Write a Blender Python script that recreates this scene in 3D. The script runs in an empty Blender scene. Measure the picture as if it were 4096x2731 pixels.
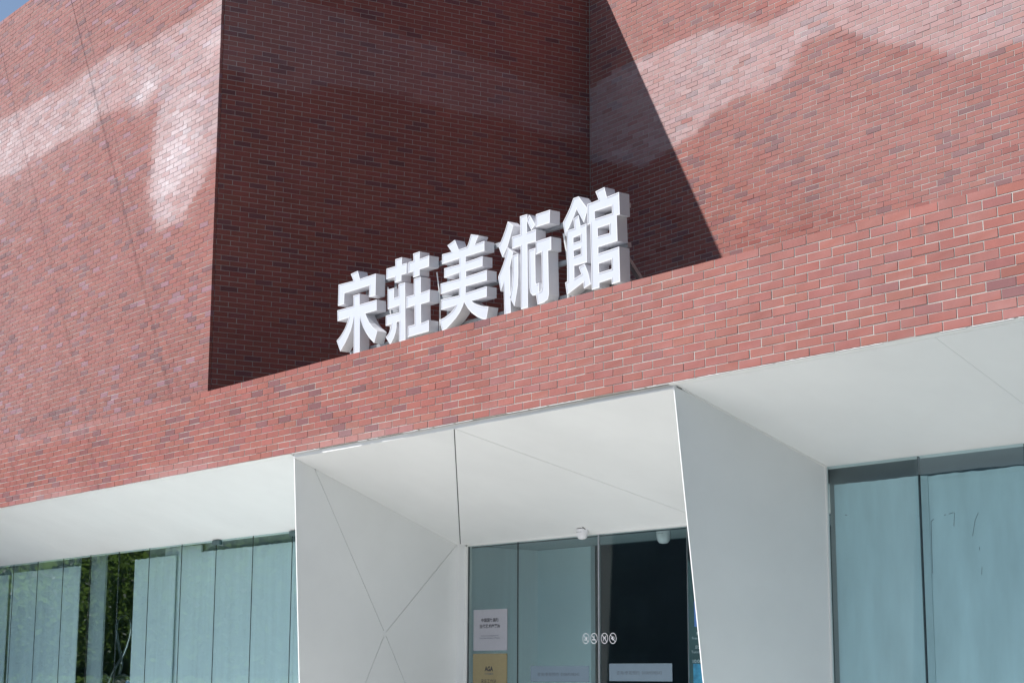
import bpy, math, random
import numpy as np
from mathutils import Vector, Matrix, noise
from mathutils.geometry import tessellate_polygon

random.seed(7)
rng = np.random.default_rng(7)
scene = bpy.context.scene
C = scene.collection

# ------------------------------------------------------------------ camera
cam_d = bpy.data.cameras.new('camera')
cam = bpy.data.objects.new('camera', cam_d)
C.objects.link(cam)
cam_d.sensor_width = 36.0
cam_d.lens = 61.903
cam_d.clip_start = 0.1
cam_d.clip_end = 2000.0
_r = Vector((0.6101343, 0.7922880, 0.0039725))
_u = Vector((0.1453074, -0.1168260, 0.9824650))
_f = Vector((-0.7788593, 0.5988584, 0.1864048))
cam.matrix_world = Matrix(((_r.x, _u.x, -_f.x, 0.0), (_r.y, _u.y, -_f.y, -9.17810),
                           (_r.z, _u.z, -_f.z, 1.65), (0, 0, 0, 1)))
scene.camera = cam

# ------------------------------------------------------------------ sky, sun, exposure
SUN_DIR = Vector((1.181, 1.161, -1.8)).normalized()
world = bpy.data.worlds.new('World')
scene.world = world
world.use_nodes = True
wn = world.node_tree.nodes
wl = world.node_tree.links
wn.clear()
sky = wn.new('ShaderNodeTexSky')
sky.sky_type = 'NISHITA'
sky.sun_disc = False
sky.sun_elevation = math.asin(-SUN_DIR.z)
sky.sun_rotation = math.atan2(-SUN_DIR.x, -SUN_DIR.y)
sky.air_density = 1.0
sky.dust_density = 1.0
sky.ozone_density = 1.5
bg = wn.new('ShaderNodeBackground')
bg.inputs['Strength'].default_value = 0.076
wo = wn.new('ShaderNodeOutputWorld')
wl.new(sky.outputs[0], bg.inputs[0])
wl.new(bg.outputs[0], wo.inputs[0])
sun_d = bpy.data.lights.new('sun', 'SUN')
sun_d.energy = 5.0
sun_d.angle = math.radians(0.53)
sun_d.color = (1.0, 0.98, 0.965)
sun = bpy.data.objects.new('sun', sun_d)
sun.rotation_euler = SUN_DIR.to_track_quat('-Z', 'Y').to_euler()
sun.location = (-20, -25, 30)
C.objects.link(sun)
scene.view_settings.view_transform = 'Standard'
scene.view_settings.look = 'None'
scene.view_settings.gamma = 1.0
scene.view_settings.exposure = 0.57
scene.view_settings.use_curve_mapping = False
scene.cycles.max_bounces = 10
scene.cycles.diffuse_bounces = 5
scene.cycles.transparent_max_bounces = 16
scene.cycles.use_denoising = True

# ------------------------------------------------------------------ measures of the place (metres; X along the front, Y into the building)
H = 0.068            # brick course
W = 0.2368           # brick length with joint
JOINT = 0.0074
ZB = 3.8856          # underside of the brick band
ZT = ZB + 13 * H     # its top
YL = 1.2644          # upper front wall
XE = -19.942         # its right-hand corner
YR = 6.9397          # set-back wall
XC = -19.095         # inner corner
MR = -0.04893
ROOF_L = 1.65 + 160.6 * H
ROOF_R = 12.23
YG = 1.46            # window line
YD = 2.2             # entrance doors
XFL, XFR = -15.637, -9.911   # the two white fins
FASC = 0.045


# ------------------------------------------------------------------ helpers
def tag(o, label=None, cat=None, group=None, kind=None):
    if label: o['label'] = label
    if cat: o['category'] = cat
    if group: o['group'] = group
    if kind: o['kind'] = kind
    return o


def empty(name, loc, parent=None):
    o = bpy.data.objects.new(name, None)
    C.objects.link(o)
    o.location = loc
    o.empty_display_size = 0.2
    if parent:
        o.parent = parent
        o.matrix_parent_inverse = parent_matrix(parent).inverted()
    return o


def parent_matrix(p):
    m = Matrix.Translation(p.location) @ p.rotation_euler.to_matrix().to_4x4()
    return parent_matrix(p.parent) @ p.matrix_parent_inverse @ m if p.parent else m


def link(name, me, parent=None):
    o = bpy.data.objects.new(name, me)
    C.objects.link(o)
    if parent:
        o.parent = parent
        o.matrix_parent_inverse = parent_matrix(parent).inverted()
    return o


class MB:
    """collects faces for one mesh (world coordinates)"""
    def __init__(self):
        self.v = []
        self.f = []

    def quad(self, *p):
        n = len(self.v)
        self.v += [tuple(q) for q in p]
        self.f.append(tuple(range(n, n + len(p))))
        return self

    def box(self, a, b):
        x0, y0, z0 = [min(p, q) for p, q in zip(a, b)]
        x1, y1, z1 = [max(p, q) for p, q in zip(a, b)]
        n = len(self.v)
        self.v += [(x0, y0, z0), (x1, y0, z0), (x1, y1, z0), (x0, y1, z0), (x0, y0, z1), (x1, y0, z1), (x1, y1, z1), (x0, y1, z1)]
        self.f += [tuple(n + i for i in q) for q in ((0, 3, 2, 1), (4, 5, 6, 7), (0, 1, 5, 4), (1, 2, 6, 5), (2, 3, 7, 6), (3, 0, 4, 7))]
        return self

    def prism(self, poly, depth):
        """poly: list of 3-D points (planar); depth: vector"""
        n = len(self.v)
        k = len(poly)
        d = Vector(depth)
        self.v += [tuple(p) for p in poly] + [tuple(Vector(p) + d) for p in poly]
        self.f.append(tuple(range(n, n + k)))
        self.f.append(tuple(range(n + 2 * k - 1, n + k - 1, -1)))
        for i in range(k):
            j = (i + 1) % k
            self.f.append((n + j, n + i, n + k + i, n + k + j))
        return self

    def tube(self, pts, r, seg=8, cap=True):
        pts = [Vector(p) for p in pts]
        rs = r if isinstance(r, (list, tuple)) else [r] * len(pts)
        n0 = len(self.v)
        ref = None
        for i, p in enumerate(pts):
            t = (pts[min(i + 1, len(pts) - 1)] - pts[max(i - 1, 0)]).normalized()
            if ref is None:
                ref = t.cross(Vector((0, 0, 1)))
                if ref.length < 0.1:
                    ref = t.cross(Vector((0, 1, 0)))
            ref = (ref - t * ref.dot(t)).normalized()
            b = t.cross(ref)
            for s in range(seg):
                a = 2 * math.pi * s / seg
                self.v.append(tuple(p + (ref * math.cos(a) + b * math.sin(a)) * rs[i]))
        for i in range(len(pts) - 1):
            for s in range(seg):
                a = n0 + i * seg + s
                b2 = n0 + i * seg + (s + 1) % seg
                self.f.append((a, b2, b2 + seg, a + seg))
        if cap:
            self.f.append(tuple(n0 + s for s in range(seg))[::-1])
            self.f.append(tuple(n0 + (len(pts) - 1) * seg + s for s in range(seg)))
        return self

    def bar(self, a, b, w, t=None, up=(0, 0, 1)):
        """square bar from a to b"""
        a, b = Vector(a), Vector(b)
        t = t or w
        d = (b - a).normalized()
        s = d.cross(Vector(up))
        if s.length < 1e-3:
            s = d.cross(Vector((0, 1, 0)))
        s = s.normalized() * w / 2
        u = s.cross(d).normalized() * t / 2
        n = len(self.v)
        for p in (a, b):
            self.v += [tuple(p - s - u), tuple(p + s - u), tuple(p + s + u), tuple(p - s + u)]
        self.f += [tuple(n + i for i in q) for q in ((3, 2, 1, 0), (4, 5, 6, 7), (0, 1, 5, 4), (1, 2, 6, 5), (2, 3, 7, 6), (3, 0, 4, 7))]
        return self

    def build(self, name, mat, parent=None, smooth=False):
        me = bpy.data.meshes.new(name)
        me.from_pydata(self.v, [], self.f)
        me.materials.append(mat)
        if smooth:
            me.polygons.foreach_set('use_smooth', [True] * len(me.polygons))
        me.update()
        return link(name, me, parent)


# ------------------------------------------------------------------ materials
def material(name):
    m = bpy.data.materials.new(name)
    m.use_nodes = True
    nt = m.node_tree
    return m, nt, nt.nodes, nt.links, nt.nodes['Principled BSDF']


def noise_node(nt, scale, detail=4, rough=0.6, vec=None):
    n = nt.nodes.new('ShaderNodeTexNoise')
    n.inputs['Scale'].default_value = scale
    n.inputs['Detail'].default_value = detail
    n.inputs['Roughness'].default_value = rough
    if vec is not None:
        nt.links.new(vec, n.inputs['Vector'])
    return n


def ramp(nt, src, a, b, ca=(0, 0, 0, 1), cb=(1, 1, 1, 1)):
    r = nt.nodes.new('ShaderNodeValToRGB')
    r.color_ramp.elements[0].position = a
    r.color_ramp.elements[1].position = b
    r.color_ramp.elements[0].color = ca
    r.color_ramp.elements[1].color = cb
    nt.links.new(src, r.inputs[0])
    return r


def mix_rgb(nt, mode, fac, a, b):
    n = nt.nodes.new('ShaderNodeMix')
    n.data_type = 'RGBA'
    n.blend_type = mode
    for sock, v in ((n.inputs[0], fac), (n.inputs[6], a), (n.inputs[7], b)):
        if isinstance(v, (int, float)):
            sock.default_value = v
        elif isinstance(v, tuple):
            sock.default_value = v
        else:
            nt.links.new(v, sock)
    return n.outputs[2]


def simple(name, col, rough=0.6, var=0.05, scale=3.0, bump=0.0, metallic=0.0, spec=0.5, stretch=None):
    """a base colour with faint cloudy wear"""
    m, nt, nd, lk, p = material(name)
    tc = nd.new('ShaderNodeTexCoord')
    vec = tc.outputs['Object']
    if stretch:
        mp = nd.new('ShaderNodeMapping')
        mp.inputs['Scale'].default_value = stretch
        lk.new(vec, mp.inputs['Vector'])
        vec = mp.outputs[0]
    n1 = noise_node(nt, scale, 5, 0.6, vec)
    lo = tuple(max(0.0, c * (1 - var)) for c in col) + (1,)
    hi = tuple(min(1.0, c * (1 + var)) for c in col) + (1,)
    r = ramp(nt, n1.outputs[0], 0.3, 0.7, lo, hi)
    lk.new(r.outputs[0], p.inputs['Base Color'])
    p.inputs['Roughness'].default_value = rough
    p.inputs['Metallic'].default_value = metallic
    p.inputs['Specular IOR Level'].default_value = spec
    if bump:
        n2 = noise_node(nt, scale * 30, 3, 0.5, tc.outputs['Object'])
        b = nd.new('ShaderNodeBump')
        b.inputs['Strength'].default_value = bump
        b.inputs['Distance'].default_value = 0.002
        lk.new(n2.outputs[0], b.inputs['Height'])
        lk.new(b.outputs[0], p.inputs['Normal'])
    return m


def brick_material():
    m, nt, nd, lk, p = material('fired_brick')
    at = nd.new('ShaderNodeAttribute'); at.attribute_name = 'tint'
    bl = nd.new('ShaderNodeAttribute'); bl.attribute_name = 'bloom'
    geo = nd.new('ShaderNodeNewGeometry')
    pos = geo.outputs['Position']
    n1 = noise_node(nt, 9.0, 4, 0.6, pos)
    r1 = ramp(nt, n1.outputs[0], 0.3, 0.72, (0.93, 0.93, 0.93, 1), (1.06, 1.06, 1.06, 1))
    c = mix_rgb(nt, 'MULTIPLY', 1.0, at.outputs['Color'], r1.outputs[0])
    # small dark pits, more on the rough mauve bricks (alpha of the tint)
    n2 = noise_node(nt, 170.0, 2, 0.5, pos)
    r2 = ramp(nt, n2.outputs[0], 0.64, 0.74)
    pit = nd.new('ShaderNodeMath'); pit.operation = 'MULTIPLY'
    lk.new(r2.outputs[0], pit.inputs[0]); lk.new(at.outputs['Alpha'], pit.inputs[1])
    c = mix_rgb(nt, 'MULTIPLY', pit.outputs[0], c, (0.45, 0.42, 0.42, 1))
    # sooty and limey films
    n3 = noise_node(nt, 1.1, 6, 0.65, pos)
    r3 = ramp(nt, n3.outputs[0], 0.36, 0.62, (0.92, 0.91, 0.92, 1), (1.04, 1.035, 1.03, 1))
    c = mix_rgb(nt, 'MULTIPLY', 1.0, c, r3.outputs[0])
    # a sooty scuff near the right end of the band
    sub = nd.new('ShaderNodeVectorMath'); sub.operation = 'SUBTRACT'
    lk.new(pos, sub.inputs[0]); sub.inputs[1].default_value = (-7.435, 0.0, 4.605)
    scl = nd.new('ShaderNodeVectorMath'); scl.operation = 'MULTIPLY'
    lk.new(sub.outputs[0], scl.inputs[0]); scl.inputs[1].default_value = (26.0, 1.0, 15.0)
    ln = nd.new('ShaderNodeVectorMath'); ln.operation = 'LENGTH'
    lk.new(scl.outputs[0], ln.inputs[0])
    r5 = ramp(nt, ln.outputs['Value'], 0.35, 1.0, (0.5, 0.5, 0.5, 1), (0, 0, 0, 1))
    c = mix_rgb(nt, 'MIX', r5.outputs[0], c, (0.14, 0.09, 0.085, 1))
    # efflorescence: a lime film, patchy
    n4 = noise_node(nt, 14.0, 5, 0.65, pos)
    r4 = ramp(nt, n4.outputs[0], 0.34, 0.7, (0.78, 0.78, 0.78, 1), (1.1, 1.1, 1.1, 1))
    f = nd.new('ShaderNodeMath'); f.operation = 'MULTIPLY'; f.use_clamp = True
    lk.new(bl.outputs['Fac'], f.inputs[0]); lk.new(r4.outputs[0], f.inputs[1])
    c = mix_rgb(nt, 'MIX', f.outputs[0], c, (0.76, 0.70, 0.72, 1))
    lk.new(c, p.inputs['Base Color'])
    rgh = nd.new('ShaderNodeMath'); rgh.operation = 'MULTIPLY_ADD'; rgh.use_clamp = True
    lk.new(f.outputs[0], rgh.inputs[0]); rgh.inputs[1].default_value = 0.9; rgh.inputs[2].default_value = 0.56
    lk.new(rgh.outputs[0], p.inputs['Roughness'])
    p.inputs['Specular IOR Level'].default_value = 0.38
    nb = noise_node(nt, 120.0, 4, 0.6, pos)
    b = nd.new('ShaderNodeBump')
    b.inputs['Strength'].default_value = 0.25
    b.inputs['Distance'].default_value = 0.0015
    lk.new(nb.outputs[0], b.inputs['Height'])
    lk.new(b.outputs[0], p.inputs['Normal'])
    return m


def mortar_material():
    m, nt, nd, lk, p = material('lime_mortar')
    bl = nd.new('ShaderNodeAttribute'); bl.attribute_name = 'bloom'
    geo = nd.new('ShaderNodeNewGeometry')
    pos = geo.outputs['Position']
    n1 = noise_node(nt, 7.0, 5, 0.7, pos)
    r1 = ramp(nt, n1.outputs[0], 0.3, 0.7, (0.38, 0.36, 0.33, 1), (0.54, 0.52, 0.48, 1))
    c = mix_rgb(nt, 'MIX', bl.outputs['Fac'], r1.outputs[0], (0.78, 0.77, 0.78, 1))
    lk.new(c, p.inputs['Base Color'])
    p.inputs['Roughness'].default_value = 0.95
    p.inputs['Specular IOR Level'].default_value = 0.2
    nb = noise_node(nt, 90.0, 4, 0.7, pos)
    b = nd.new('ShaderNodeBump')
    b.inputs['Strength'].default_value = 0.5
    b.inputs['Distance'].default_value = 0.004
    lk.new(nb.outputs[0], b.inputs['Height'])
    lk.new(b.outputs[0], p.inputs['Normal'])
    return m


def glass_material(name, tint, wave=0.012):
    m, nt, nd, lk, p = material(name)
    nd.remove(p)
    out = nd['Material Output']
    geo = nd.new('ShaderNodeNewGeometry')
    n1 = noise_node(nt, 1.3, 2, 0.4, geo.outputs['Position'])
    b = nd.new('ShaderNodeBump')
    b.inputs['Strength'].default_value = wave
    b.inputs['Distance'].default_value = 0.05
    lk.new(n1.outputs[0], b.inputs['Height'])
    tr = nd.new('ShaderNodeBsdfTransparent')
    tr.inputs[0].default_value = tint + (1,)
    gl = nd.new('ShaderNodeBsdfGlossy')
    gl.inputs['Roughness'].default_value = 0.0
    gl.inputs[0].default_value = (0.95, 0.98, 1.0, 1)
    lk.new(b.outputs[0], gl.inputs['Normal'])
    lw = nd.new('ShaderNodeLayerWeight')
    lw.inputs['Blend'].default_value = 0.5
    pw = nd.new('ShaderNodeMath'); pw.operation = 'POWER'
    lk.new(lw.outputs['Facing'], pw.inputs[0]); pw.inputs[1].default_value = 5.0
    fr = nd.new('ShaderNodeMath'); fr.operation = 'MULTIPLY_ADD'
    lk.new(pw.outputs[0], fr.inputs[0]); fr.inputs[1].default_value = 0.955; fr.inputs[2].default_value = 0.045
    mx = nd.new('ShaderNodeMixShader')
    lk.new(fr.outputs[0], mx.inputs[0])
    lk.new(tr.outputs[0], mx.inputs[1])
    lk.new(gl.outputs[0], mx.inputs[2])
    lk.new(mx.outputs[0], out.inputs[0])
    return m


M = {}
M['brick'] = brick_material()
M['mortar'] = mortar_material()
M['white'] = simple('white_render', (0.80, 0.81, 0.80), 0.45, 0.04, 0.9)
M['white2'] = simple('white_board', (0.74, 0.81, 0.83), 0.6, 0.06, 9.0, stretch=(1, 1, 0.06))
M['film'] = simple('whitened_film', (0.62, 0.73, 0.76), 0.8, 0.10, 4.0, stretch=(1, 1, 0.25))
M['white3'] = simple('white_partition', (0.72, 0.86, 0.90), 0.7, 0.05, 1.2)
M['trim'] = simple('white_trim', (0.82, 0.82, 0.80), 0.4, 0.03, 4.0)
M['seal'] = simple('white_sealant', (0.60, 0.60, 0.59), 0.5, 0.05, 8.0)
M['letter'] = simple('letter_enamel', (0.68, 0.69, 0.72), 0.35, 0.03, 6.0)
M['face'] = simple('letter_acrylic', (0.55, 0.575, 0.64), 0.30, 0.02, 5.0)
M['steel'] = simple('galvanised_steel', (0.42, 0.44, 0.46), 0.45, 0.12, 10.0, metallic=0.6)
M['dark'] = simple('dark_joint', (0.05, 0.055, 0.06), 0.7, 0.1, 6.0)
M['black'] = simple('dark_interior', (0.10, 0.16, 0.165), 0.8, 0.2, 1.0)
M['grey'] = simple('grey_panel', (0.42, 0.48, 0.50), 0.7, 0.06, 1.0)
M['roofing'] = simple('roofing_felt', (0.06, 0.06, 0.065), 0.95, 0.2, 2.0)
M['asphalt'] = simple('asphalt', (0.06, 0.06, 0.065), 0.9, 0.25, 1.5, bump=0.4)
M['paving'] = simple('pale_granite', (0.56, 0.55, 0.52), 0.75, 0.12, 2.0, bump=0.2)
M['glass'] = glass_material('window_glass', (0.885, 0.95, 0.955))
M['doorglass'] = glass_material('door_glass', (0.87, 0.93, 0.93), 0.006)
M['chrome'] = simple('polished_steel', (0.75, 0.76, 0.78), 0.12, 0.03, 4.0, metallic=1.0)
M['plate_w'] = simple('brushed_plate', (0.40, 0.40, 0.44), 0.5, 0.03, 30.0)
M['plate_g'] = simple('brass_plate', (0.30, 0.245, 0.125), 0.45, 0.05, 30.0)
M['ink'] = simple('black_ink', (0.03, 0.03, 0.04), 0.6, 0.1, 20.0)
M['greyink'] = simple('grey_ink', (0.10, 0.125, 0.15), 0.7, 0.1, 60.0)
M['vinyl'] = simple('white_vinyl', (0.86, 0.86, 0.88), 0.5, 0.02, 20.0)
M['frost'] = simple('frosted_film', (0.19, 0.255, 0.31), 0.8, 0.03, 6.0)
M['blue'] = simple('blue_print', (0.22, 0.36, 0.88), 0.6, 0.08, 3.0)
M['cyan'] = simple('cyan_print', (0.12, 0.45, 0.80), 0.6, 0.45, 9.0)
M['cable'] = simple('black_cable', (0.03, 0.03, 0.03), 0.6, 0.1, 10.0)
M['plastic'] = simple('white_plastic', (0.78, 0.78, 0.80), 0.35, 0.02, 10.0)
M['facade'] = simple('grey_facade', (0.36, 0.40, 0.42), 0.8, 0.08, 0.5)
M['leaf'] = simple('leaf_green', (0.10, 0.165, 0.045), 0.6, 0.5, 1.3)
_nt = M['leaf'].node_tree
_tl = _nt.nodes.new('ShaderNodeBsdfTranslucent')
_tl.inputs[0].default_value = (0.22, 0.34, 0.07, 1)
_mx = _nt.nodes.new('ShaderNodeMixShader')
_mx.inputs[0].default_value = 0.5
_nt.links.new(_nt.nodes['Principled BSDF'].outputs[0], _mx.inputs[1])
_nt.links.new(_tl.outputs[0], _mx.inputs[2])
_nt.links.new(_mx.outputs[0], _nt.nodes['Material Output'].inputs[0])
M['blocker_leaf'] = simple('dark_blocker_leaf', (0.045, 0.075, 0.025), 0.7, 0.4, 1.0)  # leaves of the added sky-blocking trees, kept dark to limit bounce
M['bark'] = simple('bark', (0.09, 0.07, 0.05), 0.9, 0.3, 6.0)

# ------------------------------------------------------------------ the ground
MB().quad((-150, -150, -0.12), (150, -150, -0.12), (150, 90, -0.12), (-150, 90, -0.12)).build('ground', M['asphalt'])['kind'] = 'structure'
pv = MB()
pv.box((-25.5, -8.2, -0.3), (-5.6, 1.2, 0.0))
pv.build('pavement', M['paving'])['kind'] = 'structure'

# ------------------------------------------------------------------ the building
museum = empty('museum_building', (-17.0, 3.0, 0.0))
tag(museum, 'red brick art museum with white soffit, glazed ground floor and recessed upper corner', 'building')

EFF_R = [[-19.11,10.21],[-18.38,10.31],[-17.46,10.3],[-17.08,10.33],[-16.0,10.27],[-15.26,9.99],[-14.59,10.17],[-13.79,10.07],[-10.81,9.25],[-8.5,8.9],[-8.5,8.2],[-10.86,8.49],[-11.39,8.58],[-11.65,8.56],[-12.01,8.56],[-12.13,8.66],[-12.49,8.83],[-12.74,8.96],[-13.31,9.17],[-13.55,9.33],[-13.91,9.54],[-14.38,9.57],[-14.61,9.56],[-14.86,9.34],[-14.99,9.24],[-15.29,9.14],[-16.05,9.2],[-16.16,9.13],[-16.4,9.11],[-16.74,8.9],[-17.11,8.83],[-17.83,8.7],[-19.01,9.07],[-19.11,9.11]]
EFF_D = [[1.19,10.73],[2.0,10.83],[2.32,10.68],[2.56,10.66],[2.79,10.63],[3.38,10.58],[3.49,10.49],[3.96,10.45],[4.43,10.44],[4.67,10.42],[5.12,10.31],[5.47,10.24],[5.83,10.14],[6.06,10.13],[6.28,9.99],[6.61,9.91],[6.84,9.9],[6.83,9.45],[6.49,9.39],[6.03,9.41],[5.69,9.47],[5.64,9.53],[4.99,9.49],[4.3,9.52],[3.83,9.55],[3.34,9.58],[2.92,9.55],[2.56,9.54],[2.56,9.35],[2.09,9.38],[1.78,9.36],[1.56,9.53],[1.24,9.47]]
EFF_L = [[-29.5,10.8],[-28.36,10.8],[-26.56,10.69],[-25.52,10.65],[-24.93,10.6],[-23.64,10.71],[-22.9,10.71],[-22.59,10.51],[-21.66,10.53],[-21.0,10.49],[-20.36,10.5],[-19.86,10.55],[-19.84,9.74],[-19.85,8.95],[-20.04,8.28],[-20.37,8.01],[-20.57,7.88],[-20.71,7.79],[-20.76,7.61],[-21.5,7.62],[-21.6,7.68],[-21.73,8.0],[-21.93,8.26],[-21.85,8.55],[-21.79,8.96],[-21.75,9.29],[-21.64,9.56],[-21.68,9.64],[-22.43,9.66],[-23.62,9.8],[-24.5,9.72],[-24.74,9.72],[-26.17,9.69],[-26.88,9.67],[-28.2,9.77],[-29.5,9.8]]


def inside(poly, x, z):
    """vectorised point in polygon"""
    c = np.zeros(x.shape, bool)
    n = len(poly)
    for i in range(n):
        x0, z0 = poly[i]
        x1, z1 = poly[i - 1]
        if z0 == z1:
            continue
        t = ((z0 > z) != (z1 > z)) & (x < (x1 - x0) * (z - z0) / (z1 - z0) + x0)
        c ^= t
    return c


def soft(poly, x, z, r=0.10):
    """share of a small neighbourhood that lies inside the stain"""
    s = inside(poly, x, z) * 1.0
    for dx, dz in ((r, 0), (-r, 0), (0, r * 0.7), (0, -r * 0.7), (2 * r, r), (-2 * r, -r)):
        s = s + inside(poly, x + dx, z + dz)
    return s / 7.0


def gauss(x, z, cx, cz, sx, sz):
    return np.exp(-(((x - cx) / sx) ** 2 + ((z - cz) / sz) ** 2) / 2)


def bloom_band(x, z):
    b = 0.14 * np.clip((ZB + 0.20 - z) / 0.2, 0, 1) * (0.55 + 0.45 * np.sin(x * 1.7 + 1.0))
    b += 0.10 * np.clip((x + 17.5) / -3.0, 0, 1) * np.clip((z - ZT + 0.22) / 0.2, 0, 1)
    return np.clip(b, 0, 1)


def bloom_left(x, z):
    b = 0.19 * inside(EFF_L, x, z) + 0.08 * soft(EFF_L, x, z)
    b += 0.30 * gauss(x, z, -20.95, 8.75, 0.36, 0.5)
    b += 0.28 * gauss(x, z, -21.45, 8.35, 0.25, 0.35)
    b += 0.16 * np.clip((-23.0 - x) / 5.0, 0, 1) * gauss(x, z, -27.0, 10.0, 4.0, 0.5)
    for cx, cz, s in ((-22.05, 9.79, 0.16), (-24.1, 9.82, 0.14), (-20.13, 9.95, 0.12), (-22.3, 9.68, 0.13)):
        b += 0.25 * gauss(x, z, cx, cz, s * 1.5, s)
    b += 0.03 + 0.04 * np.clip((-21.0 - x) / 6, 0, 1)
    return np.clip(b, 0, 0.95)


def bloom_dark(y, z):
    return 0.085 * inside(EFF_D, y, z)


def bloom_right(x, z):
    return 0.25 * inside(EFF_R, x, z) + 0.03 + 0.02 * np.sin(x * 0.9 + z * 1.7)


SALMON = (0.288, 0.094, 0.074)


def tints(n, p_mauve, p_pink, p_red, lilac=0.0):
    """per brick base colour; alpha = how pitted"""
    t = np.zeros((n, 4))
    base = np.array(SALMON)
    t[:, :3] = base * (1 + rng.normal(0, 0.042, (n, 1))) * (1 + rng.normal(0, 0.022, (n, 3)))
    t[:, 3] = 0.10
    r = rng.random(n)
    a, b, c, d = p_mauve, p_mauve + p_pink, p_mauve + p_pink + p_red, p_mauve + p_pink + p_red + lilac
    k = r < a
    t[k, :3] = np.array((0.200, 0.080, 0.080)) * (1 + rng.normal(0, 0.07, (k.sum(), 1)))
    t[k, 3] = 1.0
    k = (r >= a) & (r < b)
    t[k, :3] = np.array((0.260, 0.088, 0.080)) * (1 + rng.normal(0, 0.06, (k.sum(), 1)))
    t[k, 3] = 0.45
    k = (r >= b) & (r < c)
    t[k, :3] = np.array((0.245, 0.062, 0.048)) * (1 + rng.normal(0, 0.06, (k.sum(), 1)))
    t[k, 3] = 0.2
    k = (r >= c) & (r < d)
    t[k, :3] = np.array((0.285, 0.135, 0.155)) * (1 + rng.normal(0, 0.05, (k.sum(), 1)))
    t[k, 3] = 0.2
    return np.clip(t, 0.02, 0.9)


BRICK_DEPTH = 0.045
RECESS = 0.0030
CH = 0.0010
# template: corner order LB RB RT LT; rings: front (inset), arris, back
QUADS = [(0, 1, 2, 3)] + [(4 + i, 4 + (i + 1) % 4, (i + 1) % 4, i) for i in range(4)] + [(8 + i, 8 + (i + 1) % 4, 4 + (i + 1) % 4, 4 + i) for i in range(4)]


def brick_arrays(u0, u1, z0, z1, d):
    """corner arrays -> (n,12,3) local (u, z, depth)"""
    n = len(u0)
    out = np.zeros((n, 12, 3))
    for ring, (ins, dep) in enumerate(((CH, 0.0), (0.0, -CH), (0.0, -BRICK_DEPTH))):
        us = (u0 + ins, u1 - ins, u1 - ins, u0 + ins)
        zs = (z0 + ins, z0 + ins, z1 - ins, z1 - ins)
        for i in range(4):
            out[:, ring * 4 + i, 0] = us[i]
            out[:, ring * 4 + i, 1] = zs[i]
            out[:, ring * 4 + i, 2] = d + dep
    j = rng.normal(0, 0.0006, (n, 4, 2))
    for ring in range(3):
        out[:, ring * 4:ring * 4 + 4, :2] += j
    return out


def to_world(a, O, U, N):
    w = np.empty(a.shape)
    for k in range(3):
        w[..., k] = O[k] + a[..., 0] * U[k] + a[..., 2] * N[k]
    w[..., 2] = a[..., 1]
    return w


def brick_mesh(name, verts, tint, bloom):
    """verts (n,12,3); tint (n,4); bloom (n,4) at the four corners"""
    n = len(verts)
    me = bpy.data.meshes.new(name)
    q = np.array(QUADS)
    faces = (q[None] + (np.arange(n) * 12)[:, None, None]).reshape(-1)
    me.vertices.add(n * 12)
    me.vertices.foreach_set('co', verts.reshape(-1))
    nq = n * len(QUADS)
    me.loops.add(nq * 4)
    me.loops.foreach_set('vertex_index', faces)
    me.polygons.add(nq)
    me.polygons.foreach_set('loop_start', np.arange(nq) * 4)
    me.update(calc_edges=True)
    me.validate()
    me.shade_flat()
    a = me.attributes.new('tint', 'FLOAT_COLOR', 'POINT')
    a.data.foreach_set('color', np.repeat(tint, 12, axis=0).reshape(-1))
    b = me.attributes.new('bloom', 'FLOAT', 'POINT')
    b.data.foreach_set('value', np.hstack([bloom, bloom * 0.5, bloom * 0.0]).reshape(-1))
    me.materials.append(M['brick'])
    return me


def layout(u0, u1, z0, courses, phase, min_len=0.05):
    """running bond: arrays of brick corners (course, left, right)"""
    L = []
    for c in range(courses):
        off = phase + (W / 2 if c % 2 else 0.0)
        k0 = math.ceil((u0 + min_len - off) / W)
        k1 = math.floor((u1 - min_len - off) / W)
        js = [off + k * W for k in range(k0, k1 + 1)]
        ends = [u0] + [q for j in js for q in (j - JOINT / 2, j + JOINT / 2)] + [u1]
        for i in range(0, len(ends), 2):
            L.append((c, ends[i], ends[i + 1]))
    A = np.array(L)
    zb = z0 + A[:, 0] * H + JOINT / 2
    zt = zb + H - JOINT
    u = A[:, 1] + rng.normal(0, 0.0007, len(A))
    v = A[:, 2] + rng.normal(0, 0.0007, len(A))
    return A[:, 0].astype(int), u, v, zb + rng.normal(0, 0.0005, len(A)), zt + rng.normal(0, 0.0005, len(A))


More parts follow.
